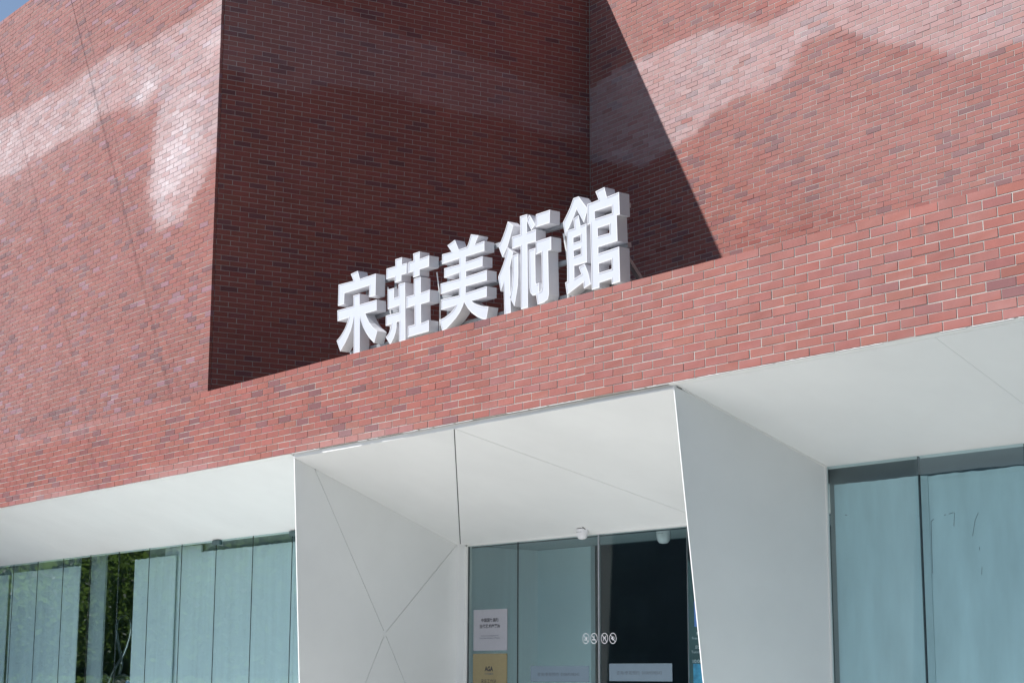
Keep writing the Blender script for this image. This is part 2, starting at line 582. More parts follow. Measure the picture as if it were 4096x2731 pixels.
def mortar_bed(name, u0, u1, z0, z1, O, U, N, bloom, along, parent, film=1.0, thick=0.2, step_u=W / 2, step_z=H):
    """the bedding behind the bricks: a slab whose front carries the lime film"""
    nu = max(1, int(round((u1 - u0) / step_u)))
    nz = max(1, int(round((z1 - z0) / step_z)))
    us = np.linspace(u0, u1, nu + 1)
    zs = np.linspace(z0, z1, nz + 1)
    uu, zz = np.meshgrid(us, zs)
    a = np.stack([uu, zz, np.full(uu.shape, -RECESS)], -1).reshape(-1, 3)
    w = to_world(a, O, U, N)
    v = w.tolist()
    f = []
    for j in range(nz):
        for i in range(nu):
            p = j * (nu + 1) + i
            f.append((p, p + 1, p + nu + 2, p + nu + 1))
    n = len(v)
    box = np.array([(u0, z0, -thick), (u1, z0, -thick), (u1, z1, -thick), (u0, z1, -thick)])
    fr = np.array([(u0, z0, -RECESS), (u1, z0, -RECESS), (u1, z1, -RECESS), (u0, z1, -RECESS)])
    v += to_world(box, O, U, N).tolist() + to_world(fr, O, U, N).tolist()
    f += [(n + 3, n + 2, n + 1, n)] + [(n + 4 + (i + 1) % 4, n + 4 + i, n + i, n + (i + 1) % 4) for i in range(4)]
    me = bpy.data.meshes.new(name)
    me.from_pydata(v, [], f)
    me.materials.append(M['mortar'])
    b = np.zeros(len(v))
    b[:n] = film * bloom(w[:, along], w[:, 2])
    at = me.attributes.new('bloom', 'FLOAT', 'POINT')
    at.data.foreach_set('value', np.clip(b, 0, 1))
    me.update()
    return link(name, me, parent)


def corner_bloom(bloom, along, w):
    """per brick: the film stops at whole bricks; inside it varies from corner to corner"""
    n = len(w)
    c = w[:, :4].mean(axis=1)
    cen = bloom(c[:, along], c[:, 2])
    q = np.empty((n, 4))
    for i in range(4):
        q[:, i] = bloom(w[:, i, along], w[:, i, 2])
    q = 0.5 * q + 0.5 * cen[:, None]
    return np.clip(q * (1 + rng.normal(0, 0.16, (n, 1))), 0, 1)


def brick_wall(name, label, u0, u1, z0, courses, phase, O, U, N, bloom, along, mix, single=None, z1=None, ub=None, film=1.0):
    z1 = z1 or z0 + courses * H
    ub = ub or (u0, u1)
    wall = mortar_bed(name, ub[0], ub[1], z0, z1 - 0.004, O, U, N, bloom, along, museum, film)
    wall['label'] = label
    c, a, b, zb, zt = layout(u0, u1, z0, courses, phase)
    d = rng.normal(0, 0.0007, len(a))
    loc = brick_arrays(a, b, zb, zt, d)
    w = to_world(loc, O, U, N)
    t = tints(len(a), *mix)
    bl = corner_bloom(bloom, along, w)
    keep = np.ones(len(a), bool)
    if single is not None:
        # the bricks that show largest: objects of their own that share a few meshes
        full = (b - a) > W - JOINT - 0.006
        cand = np.where(full & (w[:, 1, 0] < single[1]))[0]
        cand = cand[np.argsort(-w[cand, 0, 0])][:single[0]]
        keep[cand] = False
        nv = 48
        vt = tints(nv, *mix)
        kinds = np.argsort(vt[:, 0])
        hw, hh = (W - JOINT) / 2, (H - JOINT) / 2
        one = np.ones(nv)
        va = to_world(brick_arrays(-hw * one, hw * one, -hh * one, hh * one, 0 * one), (0, 0, 0), U, N)
        vb = np.clip(rng.normal(0.025, 0.02, (nv, 4)), 0, 0.3)
        meshes = [brick_mesh('brick', va[i:i + 1], vt[i:i + 1], vb[i:i + 1]) for i in range(nv)]
        for i in cand:
            k = int(rng.integers(nv))
            um, zm = (a[i] + b[i]) / 2, (zb[i] + zt[i]) / 2
            o = bpy.data.objects.new('brick', meshes[k])
            o.location = (O[0] + um * U[0] + d[i] * N[0], O[1] + um * U[1] + d[i] * N[1], zm)
            o.rotation_euler = (rng.normal(0, 0.003), rng.normal(0, 0.0035), rng.normal(0, 0.0022))
            C.objects.link(o)
            o.parent = wall
    me = brick_mesh('brickwork', w[keep], t[keep], bl[keep])
    bw = link('brickwork', me, wall)
    bw['kind'] = 'stuff'
    return wall


# the band over the entrance
parapet = brick_wall('parapet_wall', 'sunlit brick band running above the entrance', -29.0, -2.0, ZB, 13, 0.057, (0, 0, 0), (1, 0, 0), (0, -1, 0), bloom_band, 0,
                     (0.095, 0.11, 0.0), single=(300, -6.70))
Z0U = 1.65 + 40.6 * H      # foot of the upper walls (hidden behind the band)
NL = 120
brick_wall('front_wall', 'sunlit upper brick wall with a pale lime bloom', -29.5, XE - 0.001, Z0U, NL, 0.03, (0, YL, 0), (1, 0, 0), (0, -1, 0), bloom_left, 0,
           (0.085, 0.05, 0.0, 0.06), z1=ROOF_L, ub=(-29.5, XE - 0.007))
_d = Vector((XC - XE, YR - YL, 0))
LD = _d.length
_d.normalize()
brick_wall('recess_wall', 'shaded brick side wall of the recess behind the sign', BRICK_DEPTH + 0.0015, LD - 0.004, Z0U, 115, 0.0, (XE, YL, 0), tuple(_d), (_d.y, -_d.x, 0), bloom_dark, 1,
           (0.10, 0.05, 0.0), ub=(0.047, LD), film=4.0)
_e = Vector((1, MR, 0)).normalized()
RL = 17.0
brick_wall('set_back_wall', 'set back brick wall crossed by a diagonal shadow', 0.004, RL, Z0U, 115, 0.055, (XC, YR, 0), tuple(_e), (_e.y, -_e.x, 0), bloom_right, 0,
           (0.085, 0.03, 0.055), ub=(-0.1, RL))

# roofs and the terrace behind the band
rf = MB()
rf.box((-29.5, YL + 0.21, ROOF_R - 0.35), (XE - 0.21, 14.0, ROOF_R - 0.30))
rf.prism([(XE - 0.22, YL + 0.21, 11.9), (XC - 0.22, YR + 0.2, 11.9), (XC - 0.22, 14.0, 11.9), (XE - 0.22, 14.0, 11.9)], (0, 0, 0.05))
rf.prism([(XC + 0.2, YR + 0.19, 11.9), (-2.2, YR - 0.62, 11.9), (-2.2, 14.0, 11.9), (XC + 0.2, 14.0, 11.9)], (0, 0, 0.05))
rf.build('roof', M['roofing'], museum)
MB().box((-29.0, 0.21, 4.36), (-2.0, 14.0, 4.42)).build('terrace', M['roofing'], museum)
cp = MB()
for k in range(27):
    x = -29.0 + k
    cp.box((x + 0.001, 0.05, ZT - 0.02), (x + 0.999, 0.215, ZT - 0.003 + 0.001 * math.sin(k * 2.3)))
cp.build('coping', M['mortar'], museum)

# ------------------------------------------------------------------ white soffit and portal
XG0, XG1 = -29.0, -2.0


def soffit_z(y):
    return ZB - 0.003 - 0.388 * (y - 0.01)


def ceil_z(y):
    return ZB - FASC - 0.3655 * (y - 0.03)


def soffit_panel(xa, xb, parent):
    g = 0.0012
    a, b = xa + g, xb - g
    m = MB()
    y0, y1 = 0.05, YG + 0.05
    m.prism([(a, y0, soffit_z(y0)), (b, y0, soffit_z(y0)), (b, y1, soffit_z(y1)), (a, y1, soffit_z(y1))][::-1], (0, 0, 0.02))
    return m.build('soffit_panel', M['white'], parent)


sof = MB()
sof.box((XG0, 0.03, 3.93), (XFL - 0.16, 2.4, 4.0))
sof.box((XFR, 0.03, 3.93), (XG1, 2.4, 4.0))
sof.box((XFL, 0.05, 3.93), (XFR, 2.4, 4.0))
soffit = sof.build('soffit', M['white'], museum)
for a, b in ((XG0, XFL - 0.05), (XFR - 0.05, XG1)):      # the slim edge strip
    MB().prism([(a, 0.006, soffit_z(0.006)), (b, 0.006, soffit_z(0.006)), (b, 0.048, soffit_z(0.048)), (a, 0.048, soffit_z(0.048))][::-1], (0, 0, 0.02)).build('edge_strip', M['trim'], soffit)
for a, b in ((XG0, -24.3), (-24.3, -20.95), (-20.95, XFL - 0.05)):
    soffit_panel(a, b, soffit)
for a, b in ((XFR - 0.05, -7.39), (-7.39, XG1)):
    soffit_panel(a, b, soffit)


def on_ceiling(x, y):
    return (x, y, ceil_z(y))


# portal ceiling: three panels parted by fine joints (corner positions in plan)
def plan_panel(name, pts, parent):
    m = MB()
    m.prism([on_ceiling(*p) for p in pts][::-1], (0, 0, 0.015))
    return m.build(name, M['white'], parent)


CEIL = [
    [(XFL + 0.001, 0.032), (-12.838, 0.032), (-15.70, 2.185), (-15.735, 2.21), (XFL - 0.098, 2.21)],
    [(-12.828, 0.036), (-11.735, 2.25), (-15.69, 2.25), (-15.692, 2.192)],
    [(-12.820, 0.032), (XFR, 0.032), (XFR, 2.25), (-11.725, 2.25)],
]
portal = empty('portal', (-12.8, 1.0, 0.0), museum)
portal['label'] = 'white funnel shaped entrance surround with diagonal panel joints'
for pts in CEIL:
    plan_panel('ceiling_panel', pts, portal)
MB().prism([on_ceiling(XFL - 0.02, 0.06), on_ceiling(XFR, 0.06), on_ceiling(XFR, 2.3), on_ceiling(XFL - 0.12, 2.3)][::-1], (0, 0, 0.01)).build('ceiling_backing', M['dark'], portal).location.z = 0.012
# fascia under the bricks: its setback grows to the right, so the sunlit strip narrows
fa = MB()
fa.prism([(XFL, 0.022, ZB - FASC), (XFR, 0.046, ZB - FASC), (XFR, 0.046, ZB - 0.004), (XFL, 0.022, ZB - 0.004)], (0, 0.012, 0))
fa.build('fascia', M['trim'], portal)


# fins
def wedge(face, backx, name, parent, label=None):
    """face: (x, y, z) corners of the visible face, counter-clockwise from outside; backx: shifts in x of the hidden face"""
    m = MB()
    n = len(face)
    m.v += [tuple(p) for p in face] + [(p[0] + s, p[1], p[2]) for p, s in zip(face, backx)]
    m.f.append(tuple(range(n)))
    m.f.append(tuple(range(2 * n - 1, n - 1, -1)))
    for i in range(n):
        j = (i + 1) % n
        m.f.append((j, i, n + i, n + j))
    return m


def lx(y):
    return XFL - 0.0452 * (y - 0.03)


def lyf(z):
    return 0.03 + 0.0586 * (3.84 - z)


# left fin: a dark core with four panels that leave fine joints round a node
core = wedge([(lx(lyf(0)) - 0.012, lyf(0) + 0.012, 0.0), (lx(2.25) - 0.012, 2.25, 0.0), (lx(2.25) - 0.012, 2.25, ceil_z(2.25) + 0.03), (lx(0.04) - 0.012, 0.042, ceil_z(0.04) + 0.02)],
             (-0.002, -0.3, -0.3, -0.002), 'fin', portal)
lfin = core.build('fin', M['dark'], portal)
lfin['label'] = 'white leaning fin with crossing panel joints beside the entrance door'
node = (1.216, 2.084)
la, lb = (0.292, 3.729), (2.17, 3.062)
l3, l4 = (0.2528, 0.038), (2.2, 0.255)


def yz(y, z, dx=0.0):
    return (lx(y) + dx, y, z)


def shrink(poly, g):
    """move the corners of a convex outline towards its inside so that edges open a joint g"""
    out = []
    k = len(poly)
    cx = sum(p[0] for p in poly) / k
    cz = sum(p[1] for p in poly) / k
    for i, p in enumerate(poly):
        a, b = poly[i - 1], poly[(i + 1) % k]
        def nrm(q, r):
            e = Vector((r[0] - q[0], r[1] - q[1])).normalized()
            n = Vector((-e.y, e.x))
            return n if n.dot(Vector((cx - q[0], cz - q[1]))) > 0 else -n
        n1, n2 = nrm(a, p), nrm(p, b)
        s = n1 + n2
        s = s / max(0.25, s.dot(n1))
        out.append((p[0] + s.x * g, p[1] + s.y * g))
    return out


top_front = (lyf(3.84), 3.842)
panels = [
    [la, node, lb, (2.2, ceil_z(2.2) + 0.01), (0.295, ceil_z(0.295) + 0.01)],
    [top_front, l3, node, la, (0.285, ceil_z(0.285) + 0.01)],
    [node, l4, (2.2, 3.05), lb],
    [l3, (lyf(0) + 0.002, 0.0), (2.2, 0.0), l4, node],
]
for poly in panels:
    q = shrink(poly, 0.0022)
    wedge([yz(*p) for p in q], [-0.011] * len(q), 'fin_panel', lfin).build('fin_panel', M['white'], lfin)
MB().prism([yz(node[0] - 0.018, node[1] - 0.028, 0.0006), yz(node[0] + 0.018, node[1] - 0.028, 0.0006), yz(node[0] + 0.018, node[1] + 0.028, 0.0006), yz(node[0] - 0.018, node[1] + 0.028, 0.0006)], (-0.012, 0, 0)).build('node_plate', M['white'], lfin)
# hidden outer cheek of the left fin, towards the window
wedge([(lx(lyf(0)) - 0.016, lyf(0) + 0.004, 0.0), (lx(0.04) - 0.016, lyf(3.84) + 0.004, ceil_z(0.04) + 0.03), (lx(2.0) - 0.32, 2.0, ceil_z(0.04) + 0.03), (lx(2.0) - 0.32, 2.0, 0.0)], (-0.006,) * 4, 'fin_cheek', lfin).build('fin_cheek', M['white'], lfin)


def rx(y):
    return XFR + 0.168 * (y - 0.03)


def ryf(z):
    return 0.03 + 0.102 * (3.835 - z)


rfin = wedge([(rx(ryf(0)), ryf(0), 0.0), (rx(YG + 0.02), YG + 0.02, 0.0), (rx(YG + 0.02), YG + 0.02, soffit_z(YG) + 0.03), (rx(0.03), 0.028, 3.86)],
             (-0.011, -0.55, -0.55, -0.011), 'fin', portal).build('fin', M['white'], portal)
rfin['label'] = 'plain white leaning fin between the entrance and the big window'
# slim corner beads of the right fin
MB().bar((rx(YG) + 0.004, YG - 0.006, 0.0), (rx(YG) + 0.004, YG - 0.006, soffit_z(YG)), 0.014).build('corner_bead', M['trim'], rfin)
MB().bar((rx(0.1) + 0.006, 0.1, soffit_z(0.1) - 0.004), (rx(YG) + 0.006, YG, soffit_z(YG) - 0.004), 0.012).build('corner_bead', M['trim'], rfin)

# white sealant smeared along the lower edge of the bricks
sl = MB()
x = -26.0
while x < -6.0:
    n = random.uniform(0.15, 0.6)
    if random.random() < (0.5 if x > -20 else 0.3):
        k = max(3, int(n / 0.03))
        hs = [random.uniform(0.0002, 0.0022) + (0.003 if random.random() < 0.08 else 0) for _ in range(k)]
        for i in range(k - 1):
            xa, xb = x + n * i / k, x + n * (i + 1) / k
            sl.quad((xa, -0.0035, ZB - 0.004), (xb, -0.0035, ZB - 0.004), (xb, -0.003, ZB - 0.002 + hs[i + 1]), (xa, -0.003, ZB - 0.002 + hs[i]))
            sl.quad((xa, 0.012, ZB - 0.0065), (xb, 0.012, ZB - 0.0065), (xb, -0.0035, ZB - 0.004), (xa, -0.0035, ZB - 0.004))
    x += n
sl.build('sealant', M['seal'], museum)['kind'] = 'stuff'

# ------------------------------------------------------------------ windows
G = 0.003


def pane(xa, xb, z0, z1, y, mat, parent, name='pane'):
    m = MB()
    m.box((xa + G, y, z0), (xb - G, y + 0.012, z1))
    return m.build(name, mat, parent)


win = empty('window_wall', (-20.0, YG, 0.0), museum)
win['label'] = 'frameless window strip with white boards behind the panes'
ZG = soffit_z(YG) - 0.004
xs = [-25.557 + 0.9358 * k for k in range(-3, 11)]
xs = [q for q in xs if q < XFL - 0.35] + [XFL - 0.16]
jt = MB()
for a, b in zip(xs[:-1], xs[1:]):
    pane(a, b, 0.06, ZG, YG, M['glass'], win)
for q in xs:
    MB().box((q - G + 0.0003, YG + 0.001, 0.06), (q + G - 0.0003, YG + 0.011, ZG)).build('joint', M['dark'], win)
for q in (-20.04, -18.14, -16.2):
    MB().box((q + 0.03, YG - 0.02, ZG - 0.06), (q + 0.20, YG + 0.03, ZG + 0.0)).build('patch_fitting', M['black'], win)
MB().box((XG0, YG - 0.03, -0.01), (XFL - 0.2, YG + 0.05, 0.06)).build('plinth', M['steel'], win)
# boards standing behind the panes
YB = 1.62


def board(xa, xb, ztop, y, mat, parent, ragged=0.006, zbot=0.05, th=0.018):
    m = MB()
    k = max(2, int((xb - xa) / 0.05))
    top = [(xa + (xb - xa) * i / k, ztop + random.uniform(-ragged, ragged)) for i in range(k + 1)]
    m.prism([(xa, y, zbot), (xb, y, zbot)] + [(p, y, q) for p, q in top[::-1]], (0, th, 0))
    return m.build('backing_board', mat, parent)


for xa, xb, zt_, yy, mt in ((-29.0, -27.08, 3.19, YB, 'white2'), (-26.94, -24.39, 3.207, YB, 'white2'), (-22.57, -21.36, 3.206, YB, 'white2'), (-21.20, -20.67, 3.31, YB + 0.02, 'white2'),
                            (-20.63, -18.25, 3.212, YB, 'white2'), (-18.245, -15.95, 3.209, YB, 'white2'), (-21.75, -21.05, 3.32, YB + 0.045, 'white2'), (-27.4, -26.8, 3.3, YB + 0.06, 'grey')):
    board(xa, xb, zt_, yy, M[mt], win)

for xa, xb in ((-29.0, -24.6), (-22.3, -15.9)):      # pale bulkhead over the boards
    MB().box((xa, 1.70, 3.05), (xb, 1.74, 3.96)).build('bulkhead', M['grey'], win)
bigw = empty('window_wall', (-7.0, YG, 0.0), museum)
bigw['label'] = 'big window right of the entrance, whitened from behind'
xr = [rx(YG) + 0.012, -8.745, -7.77, -6.8, -5.83, -4.86, -3.9, -2.9]
for a, b in zip(xr[:-1], xr[1:]):
    pane(a, b, 0.06, ZG, YG, M['glass'], bigw)
for q in xr[1:]:
    MB().box((q - 0.0055, YG + 0.014, 0.06), (q + 0.0055, YG + 0.03, ZG)).build('joint', M['dark'], bigw)
MB().box((xr[0], YG - 0.03, -0.01), (XG1, YG + 0.05, 0.06)).build('plinth', M['steel'], bigw)
board(xr[0] + 0.01, -8.70, 3.172, 1.525, M['film'], bigw, 0.004)
board(-8.695, -7.2, 3.165, 1.525, M['film'], bigw, 0.006)
board(-7.19, -4.9, 3.16, 1.525, M['film'], bigw, 0.006)
board(-4.89, -2.6, 3.16, 1.525, M['film'], bigw, 0.006)
sc = MB()
for pts in ([(-8.682, 2.817), (-8.652, 2.832)], [(-8.682, 2.817), (-8.686, 2.6), (-8.687, 2.423)], [(-8.458, 2.868), (-8.469, 2.766)], [(-8.51, 2.861), (-8.468, 2.868)],
            [(-8.239, 2.852), (-8.272, 2.798), (-8.301, 2.683)], [(-8.229, 2.451), (-8.235, 2.396)], [(-8.556, 2.856), (-8.538, 2.857)], [(-9.541, 2.924), (-9.518, 2.921)], [(-8.245, 2.60), (-8.243, 2.575)],
            [(-8.80, 2.862), (-8.775, 2.868)]):
    for (a, c), (b, d) in zip(pts[:-1], pts[1:]):
        n = Vector((c - d, b - a)).normalized() * 0.0022
        sc.quad((a - n.x, 1.5235, c - n.y), (b - n.x, 1.5235, d - n.y), (b + n.x, 1.5235, d + n.y), (a + n.x, 1.5235, c + n.y))
scr = sc.build('scratch', M['greyink'], bigw)
scr['kind'] = 'stuff'

# ------------------------------------------------------------------ the rooms behind the glass
room = MB()
room.box((XG0 - 0.3, 2.4, 4.03), (XG1 + 0.3, 9.0, 4.1))                     # ceiling
room.box((XG0 - 0.3, 9.0, -0.1), (XG1 + 0.3, 9.1, 4.1))                     # back
room.box((XG0 - 0.4, YG, -0.1), (XG0 - 0.3, 9.0, 4.1))
room.box((XG1 + 0.3, YG, -0.1), (XG1 + 0.4, 9.0, 4.1))
room.box((XG0, 0.25, 4.0), (XG1, 2.4, 4.03))
room.build('inner_wall', M['black'], museum)
MB().box((XG0 - 0.3, 1.2, -0.1), (XG1 + 0.3, 9.0, 0.0)).build('inner_floor', M['grey'], museum)
MB().box((-24.39, 1.80, 0.0), (-23.9, 1.83, 3.6)).build('inner_panel', M['grey'], museum)
MB().box((-24.97, 3.0, 0.0), (-24.3, 3.05, 3.16)).build('inner_panel', M['white3'], museum)
MB().box((-22.4, 1.75, 0.0), (-22.3, 4.0, 3.9)).build('inner_panel', M['grey'], museum)
MB().box((-9.9, 1.75, 0.0), (-2.2, 1.8, 3.9)).build('inner_panel', M['grey'], museum)
# vestibule
MB().box((-15.86, 3.4, 0.0), (-14.92, 3.46, 3.06)).build('partition', M['white3'], museum)
MB().prism([(-15.76, 2.26, 0.0), (-15.86, 3.4, 0.0), (-15.86, 3.4, 3.06), (-15.76, 2.26, 3.06)][::-1], (-0.05, 0, 0)).build('partition', M['white2'], museum)
MB().box((-15.9, 2.26, 3.064), (-9.6, 3.46, 3.12)).build('vestibule_ceiling', M['grey'], museum)
MB().box((-9.6, 2.2, 0.0), (-9.5, 4.0, 4.0)).build('inner_panel', M['black'], museum)
MB().box((-15.9, 3.4, 3.062), (-9.6, 3.46, 4.03)).build('partition', M['black'], museum)

# ------------------------------------------------------------------ the entrance doors
door = empty('entrance_door', (-13.6, YD, 0.0), museum)
door['label'] = 'frameless glass entrance doors with side lights'
ZH = ceil_z(YD) - 0.008
fr = MB()
fr.box((-15.75, YD - 0.02, 0.0), (-15.60, YD + 0.06, ZH + 0.03))
fr.build('frame', M['white'], door)
MB().box((-15.60, YD - 0.012, 0.0), (-15.565, YD + 0.05, ZH + 0.01)).build('frame', M['trim'], door)
MB().box((-15.60, YD - 0.012, ZH - 0.006), (XFR + 0.1, YD + 0.06, ZH + 0.03)).build('frame', M['trim'], door)
for a, b in ((-15.56, -14.69), (-14.686, -13.385), (-13.365, -12.108), (-12.104, -10.6)):
    pane(a, b, 0.02, ZH - 0.008, YD, M['doorglass'], door)
MB().box((-14.691, YD - 0.001, 0.02), (-14.685, YD + 0.013, ZH - 0.01)).build('joint', M['dark'], door)
MB().box((-15.565, YD - 0.001, 0.02), (-15.555, YD + 0.013, ZH - 0.01)).build('joint', M['dark'], door)
MB().box((-13.384, YD - 0.004, 0.02), (-13.366, YD + 0.016, ZH - 0.01)).build('meeting_stile', M['steel'], door)
MB().box((-12.1065, YD - 0.001, 0.02), (-12.1045, YD + 0.013, ZH - 0.01)).build('joint', M['steel'], door)


# ------------------------------------------------------------------ lettering helper
def text_mesh(body, bold=0.0):
    cu = bpy.data.curves.new('lettering', 'FONT')
    cu.body = body
    cu.offset = bold
    o = bpy.data.objects.new('lettering', cu)
    C.objects.link(o)
    dg = bpy.context.evaluated_depsgraph_get()
    me = bpy.data.meshes.new_from_object(o.evaluated_get(dg))
    bpy.data.objects.remove(o)
    bpy.data.curves.remove(cu)
    return me


def lettering(body, x0, x1, zbase, ztop, y, mat, parent, bold=0.0, name='lettering'):
    me = text_mesh(body, bold)
    n = len(me.vertices)
    a = np.empty(n * 3)
    me.vertices.foreach_get('co', a)
    a = a.reshape(-1, 3)
    lo, hi = a.min(0), a.max(0)
    b = np.empty_like(a)
    b[:, 0] = x0 + (a[:, 0] - lo[0]) / (hi[0] - lo[0]) * (x1 - x0)
    b[:, 1] = y
    b[:, 2] = zbase + (a[:, 1] - lo[1]) / (hi[1] - lo[1]) * (ztop - zbase)
    me.vertices.foreach_set('co', b.reshape(-1))
    me.materials.clear()
    me.materials.append(mat)
    me.name = name
    me.update()
    return link(name, me, parent)


# plates on the side light
pl = empty('wall_plaque', (-15.14, YD - 0.014, 2.13))
tag(pl, 'white plaque with four lines of dark lettering on the side light', 'plaque')
MB().box((-15.44, YD - 0.012, 1.914), (-14.851, YD - 0.002, 2.345)).build('plate', M['plate_w'], pl)
yt = YD - 0.0128
lettering('中国国家画院', -15.303, -14.991, 2.212, 2.254, yt, M['ink'], pl, 0.02)
lettering('当代艺术档案库', -15.329, -14.967, 2.148, 2.191, yt, M['ink'], pl, 0.02)
lettering('Archives of contemporary art of', -15.305, -14.994, 2.058, 2.078, yt, M['greyink'], pl)
lettering('China National Academy of Painting', -15.327, -14.977, 2.032, 2.053, yt, M['greyink'], pl)
pg = empty('wall_plaque', (-15.15, YD - 0.014, 1.68))
tag(pg, 'gold plaque with black lettering below the white one', 'plaque')
MB().box((-15.447, YD - 0.012, 1.45), (-14.853, YD - 0.002, 1.882)).build('plate', M['plate_g'], pg)
lettering('AGA', -15.235, -15.086, 1.698, 1.750, yt, M['ink'], pg, 0.045)
lettering('艺术档案网', -15.237, -15.084, 1.660, 1.684, yt, M['greyink'], pg)
lettering('宋庄工作站', -15.299, -15.031, 1.574, 1.618, yt, M['ink'], pg)


# prohibition stickers
def ring(m, cx, cz, ro, ri, y, n=40):
    for i in range(n):
        a, b = 2 * math.pi * i / n, 2 * math.pi * (i + 1) / n
        m.quad((cx + ri * math.cos(a), y, cz + ri * math.sin(a)), (cx + ro * math.cos(a), y, cz + ro * math.sin(a)),
               (cx + ro * math.cos(b), y, cz + ro * math.sin(b)), (cx + ri * math.cos(b), y, cz + ri * math.sin(b)))


def flat(m, pts, cx, cz, s, y):
    m.quad(*[(cx + p * s, y, cz + q * s) for p, q in pts])


ICON = [
    [[(-0.55, -0.4), (0.1, -0.4), (0.1, -0.28), (-0.55, -0.28)], [(-0.1, -0.2), (0.35, -0.2), (0.45, 0.25), (0.0, 0.25)], [(0.12, 0.28), (0.2, 0.28), (0.3, 0.5), (0.22, 0.5)], [(-0.5, -0.2), (-0.2, -0.2), (-0.2, -0.08), (-0.5, -0.08)]],
    [[(-0.55, -0.35), (0.45, -0.35), (0.45, -0.15), (-0.55, -0.15)], [(0.5, -0.35), (0.58, -0.35), (0.58, -0.15), (0.5, -0.15)], [(0.0, 0.1), (0.1, 0.05), (0.2, 0.4), (0.1, 0.45)], [(-0.2, 0.35), (0.1, 0.45), (0.1, 0.55), (-0.2, 0.45)]],
    [[(-0.35, -0.1), (0.3, 0.05), (0.3, 0.3), (-0.35, 0.15)], [(0.25, 0.05), (0.5, 0.4), (0.42, 0.55), (0.15, 0.3)], [(-0.35, -0.1), (-0.2, -0.1), (-0.3, -0.5), (-0.45, -0.5)], [(0.1, 0.0), (0.3, 0.05), (0.4, -0.45), (0.25, -0.45)], [(-0.35, 0.1), (-0.3, 0.15), (-0.5, 0.45), (-0.58, 0.4)]],
    [[(-0.5, -0.15), (-0.25, -0.15), (-0.25, 0.15), (-0.5, 0.15)], [(-0.25, -0.15), (0.1, -0.5), (0.1, 0.5), (-0.25, 0.15)], [(0.22, -0.28), (0.32, -0.34), (0.44, 0.0), (0.32, 0.0)], [(0.32, 0.0), (0.44, 0.0), (0.32, 0.34), (0.22, 0.28)]],
]
names = ('crossed out cup and drink', 'crossed out cigarette', 'crossed out dog', 'crossed out loudspeaker')
for k, (cx, cz) in enumerate(((-13.576, 2.018), (-13.451, 2.017), (-13.292, 2.016), (-13.167, 2.014))):
    m = MB()
    y = YD - 0.0012
    R_ = 0.053
    ring(m, cx, cz, R_, R_ * 0.86, y)
    a = math.radians(135)
    dx, dz = math.cos(a) * R_ * 0.87, math.sin(a) * R_ * 0.87
    nx, nz = -math.sin(a) * R_ * 0.07, math.cos(a) * R_ * 0.07
    m.quad((cx - dx - nx, y - 0.0004, cz - dz - nz), (cx + dx - nx, y - 0.0004, cz + dz - nz), (cx + dx + nx, y - 0.0004, cz + dz + nz), (cx - dx + nx, y - 0.0004, cz - dz + nz))
    for j, s in enumerate(ICON[k]):
        flat(m, s, cx, cz, R_ * 0.95, y + 0.0002 * (j + 1) * 0.3)
    st = m.build('prohibition_sticker', M['vinyl'])
    tag(st, 'round white sticker of a %s on the glass door' % names[k], 'sticker', 'prohibition stickers on the doors')

# frosted strips with worn grey print
for (xa, xb, za, zb_), lab in (((-14.46, -13.528, 1.592, 1.753), 'left'), ((-13.223, -12.324, 1.606, 1.772), 'right')):
    s = MB().box((xa, YD - 0.0022, za), (xb, YD - 0.0006, zb_)).build('frosted_strip', M['frost'], door)
    zc = (za + zb_) / 2 - 0.004
    w_ = xb - xa
    lettering('咨询/参观预约', xa + 0.12 * w_, xa + 0.49 * w_, zc - 0.019, zc + 0.019, YD - 0.0026, M['greyink'], s)
    lettering('01069598343', xa + 0.53 * w_, xa + 0.84 * w_, zc - 0.015, zc + 0.015, YD - 0.0026, M['greyink'], s)

# poster board inside the door
po = empty('poster_board', (-12.1, 2.6, 0.0))
tag(po, 'dark poster stand with blue pictures and white opening hours behind the door', 'poster')
MB().box((-12.53, 2.61, 0.2), (-11.55, 2.64, 2.75)).build('panel', M['black'], po)
MB().box((-12.445, 2.604, 2.119), (-11.7, 2.609, 2.359)).build('picture', M['blue'], po)
MB().box((-12.469, 2.604, 1.30), (-11.65, 2.609, 1.772)).build('picture', M['cyan'], po)
yp = 2.6035
lettering('免费参观', -12.425, -12.28, 2.038, 2.073, yp + 0.005, M['vinyl'], po, 0.02)
lettering('Free Admission', -12.484, -12.22, 2.000, 2.024, yp + 0.005, M['vinyl'], po)
lettering('周二至周日', -12.443, -12.26, 1.910, 1.942, yp + 0.005, M['vinyl'], po, 0.02)
lettering('Tuesday to Sunday', -12.496, -12.15, 1.863, 1.895, yp + 0.005, M['vinyl'], po)
lettering('10:00-18:00', -12.479, -12.2, 1.779, 1.811, yp + 0.005, M['vinyl'], po, 0.02)


